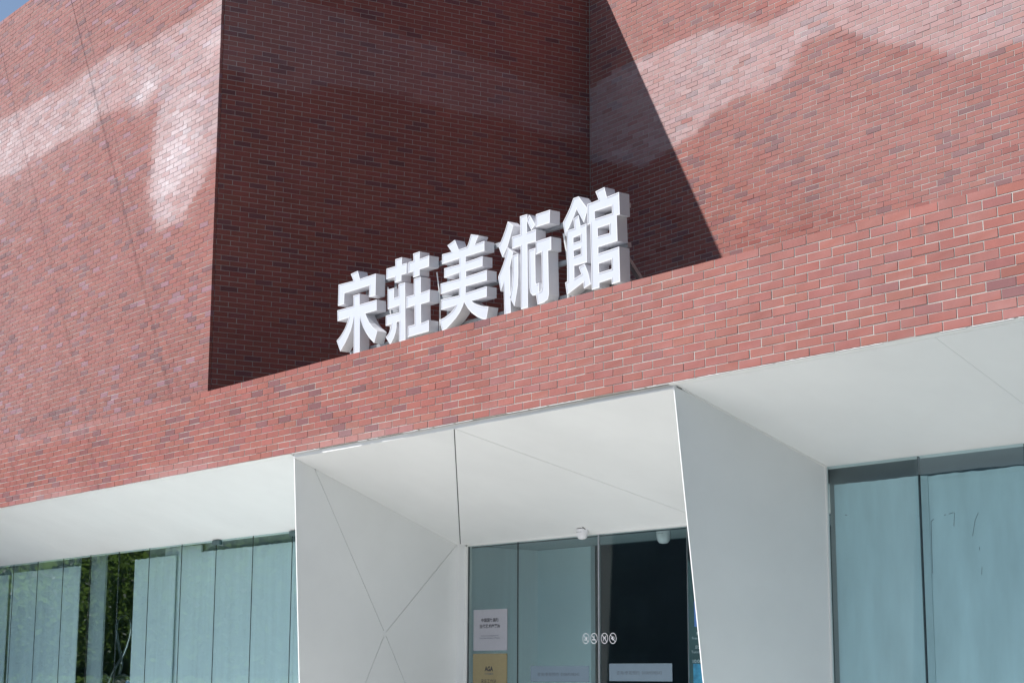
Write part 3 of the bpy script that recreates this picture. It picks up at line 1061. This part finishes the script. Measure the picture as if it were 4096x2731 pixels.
# motion sensors
def sensor(cx, cy, ztop, r, h_, label):
    m = MB()
    prof = [(0.98, 0.0), (1.0, 0.25), (0.96, 0.55), (0.82, 0.8), (0.55, 0.95), (0.0, 1.0)]
    seg = 20
    n0 = 0
    for f_, t in prof:
        for s in range(seg):
            a = 2 * math.pi * s / seg
            m.v.append((cx + r * f_ * math.cos(a), cy + r * 0.8 * f_ * math.sin(a), ztop - h_ * t))
    for i in range(len(prof) - 1):
        for s in range(seg):
            m.f.append((i * seg + s, i * seg + (s + 1) % seg, (i + 1) * seg + (s + 1) % seg, (i + 1) * seg + s))
    m.f.append(tuple(range(seg)))
    e = empty('motion_sensor', (cx, cy, ztop))
    m.build('housing', M['plastic'], e, True)
    MB().tube([(cx - r * 1.012, cy, ztop - h_ * 0.3), (cx - r * 0.6, cy - r * 0.66, ztop - h_ * 0.3), (cx, cy - r * 0.82, ztop - h_ * 0.3), (cx + r * 0.6, cy - r * 0.66, ztop - h_ * 0.3)], 0.0015, 5).build('seam', M['dark'], e)
    MB().tube([(cx + 0.3 * r, cy - 0.1, ztop + 0.055), (cx + r, cy - 0.06, ztop + 0.02), (cx + r * 1.1, cy - 0.02, ztop - 0.01)], 0.004, 6).build('wire', M['cable'], e)
    tag(e, label, 'sensor')
    return e


sensor(-13.507, 2.10, ceil_z(2.10) + 0.005, 0.066, 0.105, 'white domed motion sensor hanging over the door outside the glass')
sensor(-12.75, 2.5, 3.06, 0.08, 0.14, 'pale domed motion sensor under the ceiling inside the glass')

# ------------------------------------------------------------------ the roof sign
LETTERS = {
'song': [[[[-14.774,5.635],[-14.644,5.644],[-14.6,5.552],[-14.308,5.556],[-14.31,5.335],[-14.429,5.338],[-14.423,5.455],[-14.886,5.454],[-14.89,5.344],[-15.005,5.343],[-15.003,5.564],[-14.719,5.554]]],[[[-14.718,5.403],[-14.601,5.402],[-14.597,5.29],[-14.288,5.289],[-14.282,5.18],[-14.487,5.18],[-14.456,5.135],[-14.408,5.075],[-14.349,5.023],[-14.265,4.971],[-14.317,4.857],[-14.397,4.915],[-14.461,4.974],[-14.527,5.053],[-14.566,5.118],[-14.586,5.159],[-14.578,4.801],[-14.692,4.8],[-14.701,5.177],[-14.715,5.13],[-14.749,5.053],[-14.801,4.99],[-14.863,4.928],[-14.941,4.864],[-15.015,4.983],[-14.942,5.023],[-14.879,5.072],[-14.838,5.119],[-14.807,5.162],[-14.795,5.188],[-15.006,5.184],[-15.016,5.298],[-14.711,5.295]]]],
'zhuang': [[[[-13.968,5.636],[-13.851,5.636],[-13.853,5.566],[-13.77,5.565],[-13.77,5.459],[-13.856,5.461],[-13.856,5.403],[-13.972,5.404],[-13.969,5.462],[-14.123,5.464],[-14.12,5.57],[-13.963,5.567]]],[[[-13.66,5.635],[-13.547,5.636],[-13.549,5.562],[-13.389,5.567],[-13.389,5.459],[-13.546,5.458],[-13.545,5.4],[-13.656,5.4],[-13.656,5.458],[-13.739,5.459],[-13.737,5.564],[-13.653,5.564]]],[[[-13.905,5.376],[-13.79,5.376],[-13.769,4.803],[-13.88,4.802],[-13.88,5.006],[-13.925,5.005],[-13.926,4.961],[-13.941,4.907],[-13.973,4.855],[-14.032,4.8],[-14.113,4.886],[-14.064,4.913],[-14.031,4.959],[-14.018,5.001],[-14.117,4.998],[-14.118,5.1],[-13.883,5.098],[-13.886,5.164],[-14.086,5.157],[-14.094,5.355],[-13.98,5.354],[-13.981,5.252],[-13.899,5.254]]],[[[-13.643,5.384],[-13.525,5.384],[-13.521,5.227],[-13.373,5.233],[-13.373,5.116],[-13.515,5.115],[-13.509,4.929],[-13.38,4.941],[-13.378,4.832],[-13.731,4.828],[-13.731,4.934],[-13.619,4.934],[-13.626,5.121],[-13.761,5.117],[-13.764,5.23],[-13.636,5.227]]]],
'mei': [[[[-13.093,5.606],[-12.973,5.638],[-12.909,5.532],[-12.782,5.534],[-12.758,5.562],[-12.72,5.64],[-12.601,5.607],[-12.658,5.532],[-12.511,5.538],[-12.51,5.445],[-12.799,5.444],[-12.8,5.392],[-12.538,5.4],[-12.537,5.308],[-12.792,5.305],[-12.791,5.253],[-12.473,5.26],[-12.469,5.162],[-12.795,5.164],[-12.796,5.1],[-12.471,5.109],[-12.47,5.012],[-12.701,5.01],[-12.666,4.983],[-12.6,4.954],[-12.53,4.933],[-12.443,4.917],[-12.475,4.801],[-12.539,4.816],[-12.619,4.851],[-12.7,4.9],[-12.761,4.953],[-12.818,5.02],[-12.838,4.984],[-12.883,4.933],[-12.955,4.883],[-13.037,4.84],[-13.099,4.812],[-13.161,4.8],[-13.206,4.913],[-13.122,4.925],[-13.049,4.947],[-12.987,4.977],[-12.941,5.01],[-13.184,5.005],[-13.186,5.105],[-12.901,5.096],[-12.897,5.165],[-13.192,5.156],[-13.197,5.259],[-12.897,5.253],[-12.898,5.312],[-13.14,5.304],[-13.139,5.395],[-12.901,5.39],[-12.902,5.446],[-13.176,5.442],[-13.176,5.537],[-13.023,5.532]]]],
'shu': [[[[-12.162,5.649],[-12.08,5.594],[-12.107,5.537],[-12.163,5.419],[-12.238,5.333],[-12.298,5.445],[-12.251,5.498],[-12.2,5.575]]],[[[-12.163,5.411],[-12.083,5.349],[-12.105,5.286],[-12.129,5.226],[-12.112,4.803],[-12.206,4.802],[-12.22,5.095],[-12.261,5.024],[-12.301,5.164],[-12.244,5.241],[-12.195,5.325]]],[[[-11.985,5.659],[-11.884,5.657],[-11.883,5.491],[-11.757,5.496],[-11.755,5.384],[-11.876,5.386],[-11.866,4.812],[-11.966,4.812],[-11.974,5.386],[-12.098,5.383],[-12.099,5.494],[-11.977,5.493]]],[[[-12.093,5.319],[-12.009,5.324],[-12.006,5.14],[-12.012,5.033],[-12.059,4.854],[-12.126,4.942],[-12.099,5.042],[-12.087,5.174]]],[[[-11.856,5.327],[-11.766,5.329],[-11.759,5.024],[-11.746,5.002],[-11.711,5.008],[-11.71,4.924],[-11.679,4.933],[-11.669,4.961],[-11.677,5.274],[-11.756,5.266],[-11.758,5.384],[-11.543,5.387],[-11.54,5.269],[-11.585,5.267],[-11.572,4.885],[-11.589,4.839],[-11.645,4.819],[-11.732,4.817],[-11.752,4.907],[-11.797,4.906],[-11.829,4.935],[-11.845,4.991]]],[[[-11.756,5.629],[-11.559,5.63],[-11.562,5.513],[-11.756,5.513]]],[[[-11.844,5.644],[-11.764,5.537],[-11.823,5.5],[-11.884,5.6]]]],
'guan': [[[[-11.24,5.664],[-11.168,5.665],[-11.057,5.54],[-11.062,5.502],[-11.101,5.419],[-11.196,5.559],[-11.24,5.493],[-11.309,5.403],[-11.331,5.394],[-11.352,5.354],[-11.382,5.479],[-11.339,5.526],[-11.286,5.589]]],[[[-11.24,5.482],[-11.17,5.502],[-11.145,5.401],[-11.068,5.407],[-11.063,5.069],[-11.23,5.069],[-11.229,4.959],[-11.136,4.981],[-11.171,5.048],[-11.093,5.062],[-11.048,4.983],[-11.013,4.872],[-11.104,4.85],[-11.109,4.906],[-11.328,4.834],[-11.353,4.946],[-11.321,4.951],[-11.331,5.389],[-11.314,5.396],[-11.227,5.398]],[[-11.241,5.317],[-11.146,5.323],[-11.147,5.272],[-11.241,5.271]],[[-11.238,5.203],[-11.142,5.21],[-11.142,5.156],[-11.235,5.15]]],[[[-10.948,5.66],[-10.832,5.673],[-10.801,5.58],[-10.646,5.59],[-10.638,5.395],[-10.677,5.396],[-10.669,5.177],[-10.913,5.172],[-10.914,5.116],[-10.649,5.126],[-10.64,4.827],[-10.746,4.825],[-10.746,4.871],[-10.903,4.864],[-10.902,4.823],[-11.0,4.821],[-11.018,5.396],[-11.052,5.389],[-11.055,5.571],[-10.907,5.579]],[[-10.959,5.489],[-10.737,5.493],[-10.737,5.427],[-10.957,5.424]],[[-10.921,5.336],[-10.768,5.34],[-10.769,5.264],[-10.919,5.265]],[[-10.907,5.028],[-10.744,5.036],[-10.745,4.955],[-10.905,4.951]]]]
}


def inset_loop(loop, w):
    """mitred inset; loop is counter-clockwise for outlines, clockwise for holes (material on the left)"""
    n = len(loop)
    out = []
    for i in range(n):
        p0, p1, p2 = Vector(loop[i - 1]), Vector(loop[i]), Vector(loop[(i + 1) % n])
        e1, e2 = (p1 - p0).normalized(), (p2 - p1).normalized()
        n1, n2 = Vector((-e1.y, e1.x)), Vector((-e2.y, e2.x))
        s = n1 + n2
        s = s / max(0.5, s.dot(n1)) if s.length > 1e-6 else n1
        out.append(tuple(p1 + s * w))
    return out


def area(l):
    return sum(l[i - 1][0] * l[i][1] - l[i][0] * l[i - 1][1] for i in range(len(l))) / 2


sign = empty('roof_sign', (-12.8, 0.2, ZT))
tag(sign, 'white three dimensional Chinese characters on a steel frame above the brick band', 'sign')
YF, DEPTH, RIM = 0.12, 0.112, 0.0085
HAN = {'song': '宋', 'zhuang': '莊', 'mei': '美', 'shu': '術', 'guan': '館'}
for key, comps in LETTERS.items():
    body, face = MB(), MB()
    for loops in comps:
        L = []
        for i, lp in enumerate(loops):
            lp = [tuple(p) for p in lp]
            # seen from the front (x to the right, z up)
            if (area(lp) > 0) != (i == 0):
                lp = lp[::-1]
            L.append(lp)
        ins = [inset_loop(lp, RIM) for lp in L]
        for lp, iq in zip(L, ins):
            k = len(lp)
            for i in range(k):
                j = (i + 1) % k
                a, b = lp[i], lp[j]
                c, d = iq[i], iq[j]
                body.quad((a[0], YF + DEPTH, a[1]), (b[0], YF + DEPTH, b[1]), (b[0], YF, b[1]), (a[0], YF, a[1]))
                body.quad((a[0], YF, a[1]), (b[0], YF, b[1]), (d[0], YF, d[1]), (c[0], YF, c[1]))
                body.quad((c[0], YF, c[1]), (d[0], YF, d[1]), (d[0], YF + 0.003, d[1]), (c[0], YF + 0.003, c[1]))
        flatl = [p for lp in L for p in lp]
        for t in tessellate_polygon([[Vector((p[0], p[1], 0)) for p in lp] for lp in L]):
            body.quad(*[(flatl[i][0], YF + DEPTH, flatl[i][1]) for i in t])
        flati = [p for lp in ins for p in lp]
        for t in tessellate_polygon([[Vector((p[0], p[1], 0)) for p in lp] for lp in ins]):
            q = [flati[i] for i in t]
            if (q[1][0] - q[0][0]) * (q[2][1] - q[0][1]) - (q[1][1] - q[0][1]) * (q[2][0] - q[0][0]) < 0:
                q = q[::-1]
            face.quad(*[(p[0], YF + 0.0028, p[1]) for p in q])
    ch = body.build('character', M['letter'], sign)
    ch['label'] = 'white box character %s of the sign' % HAN[key]
    face.build('face', M['face'], ch)
YK = YF + DEPTH + 0.03
for zr in (4.86, 5.17, 5.51):
    MB().bar((-14.95, YK, zr), (-10.68, YK, zr), 0.04).build('rail', M['steel'], sign)
for q in (-14.72, -14.20, -13.30, -12.38, -11.46, -10.9):
    MB().bar((q, YK + 0.042, 4.42), (q, YK + 0.042, 5.56), 0.04).build('post', M['steel'], sign)
for q in (-14.2, -12.9, -12.38, -10.78):
    MB().bar((q, YK + 0.02, 5.12), (q + 0.02, YK + 0.62, 4.45), 0.05, 0.03).build('brace', M['steel'], sign)
for q, r_ in ((-11.44, 0.010), (-14.19, 0.008), (-13.35, 0.007)):
    MB().tube([(q - 0.06, YK - 0.035, 5.62 - 0.2), (q - 0.02, YK - 0.035, 5.25), (q, YK - 0.035, 5.1), (q, YK - 0.035, 4.45)], r_, 6).build('conduit', M['trim'], sign)

# ------------------------------------------------------------------ sculpture behind the window
sp = empty('steel_sculpture', (-24.6, 2.4, 0.0))
tag(sp, 'polished steel sculpture with a tall teardrop loop behind the window', 'sculpture')
pts = []
for x_, z_, y_ in ((-24.80, 1.40, 2.30), (-24.62, 1.70, 2.33), (-24.44, 1.88, 2.36), (-24.36, 2.0, 2.38), (-24.27, 2.20, 2.40), (-24.245, 2.35, 2.40), (-24.30, 2.45, 2.40), (-24.45, 2.502, 2.40), (-24.62, 2.485, 2.40), (-24.74, 2.41, 2.41), (-24.78, 2.32, 2.42), (-24.75, 2.17, 2.43),
                   (-24.68, 2.02, 2.44), (-24.62, 1.86, 2.45), (-24.66, 1.72, 2.46), (-24.78, 1.50, 2.46)):
    pts.append(Vector((x_, y_, z_)))
sm = []
for i in range(len(pts) - 1):
    p0, p1, p2, p3 = pts[max(i - 1, 0)], pts[i], pts[i + 1], pts[min(i + 2, len(pts) - 1)]
    for s in range(5):
        t = s / 5
        sm.append(0.5 * ((2 * p1) + (-p0 + p2) * t + (2 * p0 - 5 * p1 + 4 * p2 - p3) * t * t + (-p0 + 3 * p1 - 3 * p2 + p3) * t ** 3))
MB().tube(sm, 0.026, 10).build('loop', M['chrome'], sp, True)


def ellipsoid(c, r, name, parent, tilt=0.0):
    m = MB()
    n, k = 20, 12
    for i in range(k + 1):
        th = math.pi * i / k
        for s in range(n):
            a = 2 * math.pi * s / n
            x_, y_, z_ = r[0] * math.sin(th) * math.cos(a), r[1] * math.sin(th) * math.sin(a), r[2] * math.cos(th)
            m.v.append((c[0] + x_ * math.cos(tilt) - z_ * math.sin(tilt), c[1] + y_, c[2] + x_ * math.sin(tilt) + z_ * math.cos(tilt)))
    for i in range(k):
        for s in range(n):
            m.f.append((i * n + s, (i + 1) * n + s, (i + 1) * n + (s + 1) % n, i * n + (s + 1) % n))
    return m.build(name, M['chrome'], parent, True)


ellipsoid((-24.35, 2.42, 1.50), (0.30, 0.22, 0.17), 'body', sp, 0.1)
ellipsoid((-24.95, 2.36, 1.63), (0.17, 0.07, 0.06), 'wing', sp, -0.25)
ellipsoid((-24.8, 2.40, 1.30), (0.22, 0.2, 0.24), 'body', sp, 0.0)
MB().tube([(-24.6, 2.42, 0.0), (-24.6, 2.42, 1.3)], [0.16, 0.1], 14).build('stem', M['chrome'], sp, True)

# ------------------------------------------------------------------ overhead cables that throw the thin shadows
for (a, b, r_, lab) in (((-26.40, 2.5, 14.72), (-27.55, -11.5, 14.35), 0.009, 'thick black overhead cable above the museum roof edge'),
                        ((-26.12, 2.5, 14.72), (-27.25, -11.5, 14.35), 0.0045, 'thin black overhead cable beside the thick one'),
                        ((-29.4, 2.5, 14.7), (-29.8, -11.5, 14.35), 0.006, 'black overhead cable farthest along the street')):
    P = []
    for i in range(13):
        t = i / 12
        p = Vector(a).lerp(Vector(b), t)
        p.z -= 0.25 * (1 - (2 * t - 1) ** 2) * 0.4
        P.append(p)
    tag(MB().tube(P, r_, 8).build('overhead_cable', M['cable'], None, True), lab, 'cable', 'overhead cables')

# ------------------------------------------------------------------ greenery across the road, seen mirrored in the panes, and an added sky-blocking row
lf = MB()
tr = random.Random(3)


def tree(cx, cy, hh, rr, n, leaf):
    for _ in range(n):
        u = Vector((tr.gauss(0, 1), tr.gauss(0, 1), tr.gauss(0, 1))).normalized() * (tr.random() ** 0.4)
        p = Vector((cx + u.x * rr, cy + u.y * rr, hh * 0.6 + u.z * hh * 0.4))
        a = Vector((tr.gauss(0, 1), tr.gauss(0, 1), tr.gauss(0, 1))).normalized()
        b = a.cross(Vector((tr.gauss(0, 1), tr.gauss(0, 1), tr.gauss(0, 1)))).normalized()
        s = leaf * tr.uniform(0.7, 1.4)
        lf.quad(p - a * s, p + b * s * 0.6, p + a * s, p - b * s * 0.6)
    lf.tube([(cx, cy, -0.1), (cx + 0.1, cy, hh * 0.75)], [0.03 * hh, 0.012 * hh], 7)


for k in range(9):
    tree(-56 - 5.0 * k + tr.uniform(-1, 1), -23 - tr.uniform(0, 5), tr.uniform(6.5, 9.5), tr.uniform(3.0, 3.8), 1800, 0.17)
_near = lf
lf = MB()
for k in range(18):  # added unseen tree rows that cut sky light on the recess wall
    tree((1.5 if k % 2 else 6.0) + tr.uniform(0, 3), -3 + 1.9 * k, tr.uniform(21.0, 26.0), tr.uniform(2.8, 3.6), 1500, 0.6)
tag(lf.build('sky_block_tree_row', M['blocker_leaf']), 'added rows of tall dark trees out of view, blocking sky light from the recess', 'trees', kind='stuff')
lf = _near
for _ in range(5200):
    p = Vector((tr.uniform(-95, -48), -17.5 + tr.uniform(-0.4, 0.4), tr.uniform(0.0, 1.5)))
    a = Vector((tr.gauss(0, 1), tr.gauss(0, 1), tr.gauss(0, 1))).normalized()
    b = a.cross(Vector((tr.gauss(0, 1), tr.gauss(0, 1), tr.gauss(0, 1)))).normalized()
    s = tr.uniform(0.12, 0.25)
    lf.quad(p - a * s, p + b * s * 0.7, p + a * s, p - b * s * 0.7)
for _ in range(6000):      # the wood farther back
    p = Vector((tr.uniform(-160, -86), -48 + tr.uniform(-3, 3), 11.0 * tr.random() ** 0.8 + tr.uniform(-1, 1)))
    a = Vector((tr.gauss(0, 1), tr.gauss(0, 1), tr.gauss(0, 1))).normalized()
    b = a.cross(Vector((tr.gauss(0, 1), tr.gauss(0, 1), tr.gauss(0, 1)))).normalized()
    s = tr.uniform(0.6, 1.1)
    lf.quad(p - a * s, p + b * s * 0.7, p + a * s, p - b * s * 0.7)
lo = lf.build('treeline_foliage', M['leaf'])
tag(lo, 'green trees and hedge across the road, mirrored in the windows', 'trees', kind='stuff')

# the shaded block opposite, only mirrored in the glass
ob = empty('street_building', (-25.0, -58.0, 0.0))
tag(ob, 'plain grey block across the road, mirrored in the glass', 'building')
MB().box((-84, -66, -0.12), (40, -56, 11.0)).build('wall', M['facade'], ob)
for r_ in range(3):
    for k in range(16):
        MB().box((-80 + 7.4 * k, -56.02, 1.2 + 3.3 * r_), (-77.4 + 7.4 * k, -55.97, 3.0 + 3.3 * r_)).build('window', M['grey'], ob)
MB().box((-84.3, -66.3, 11.0), (40.3, -55.7, 11.3)).build('roof', M['roofing'], ob)
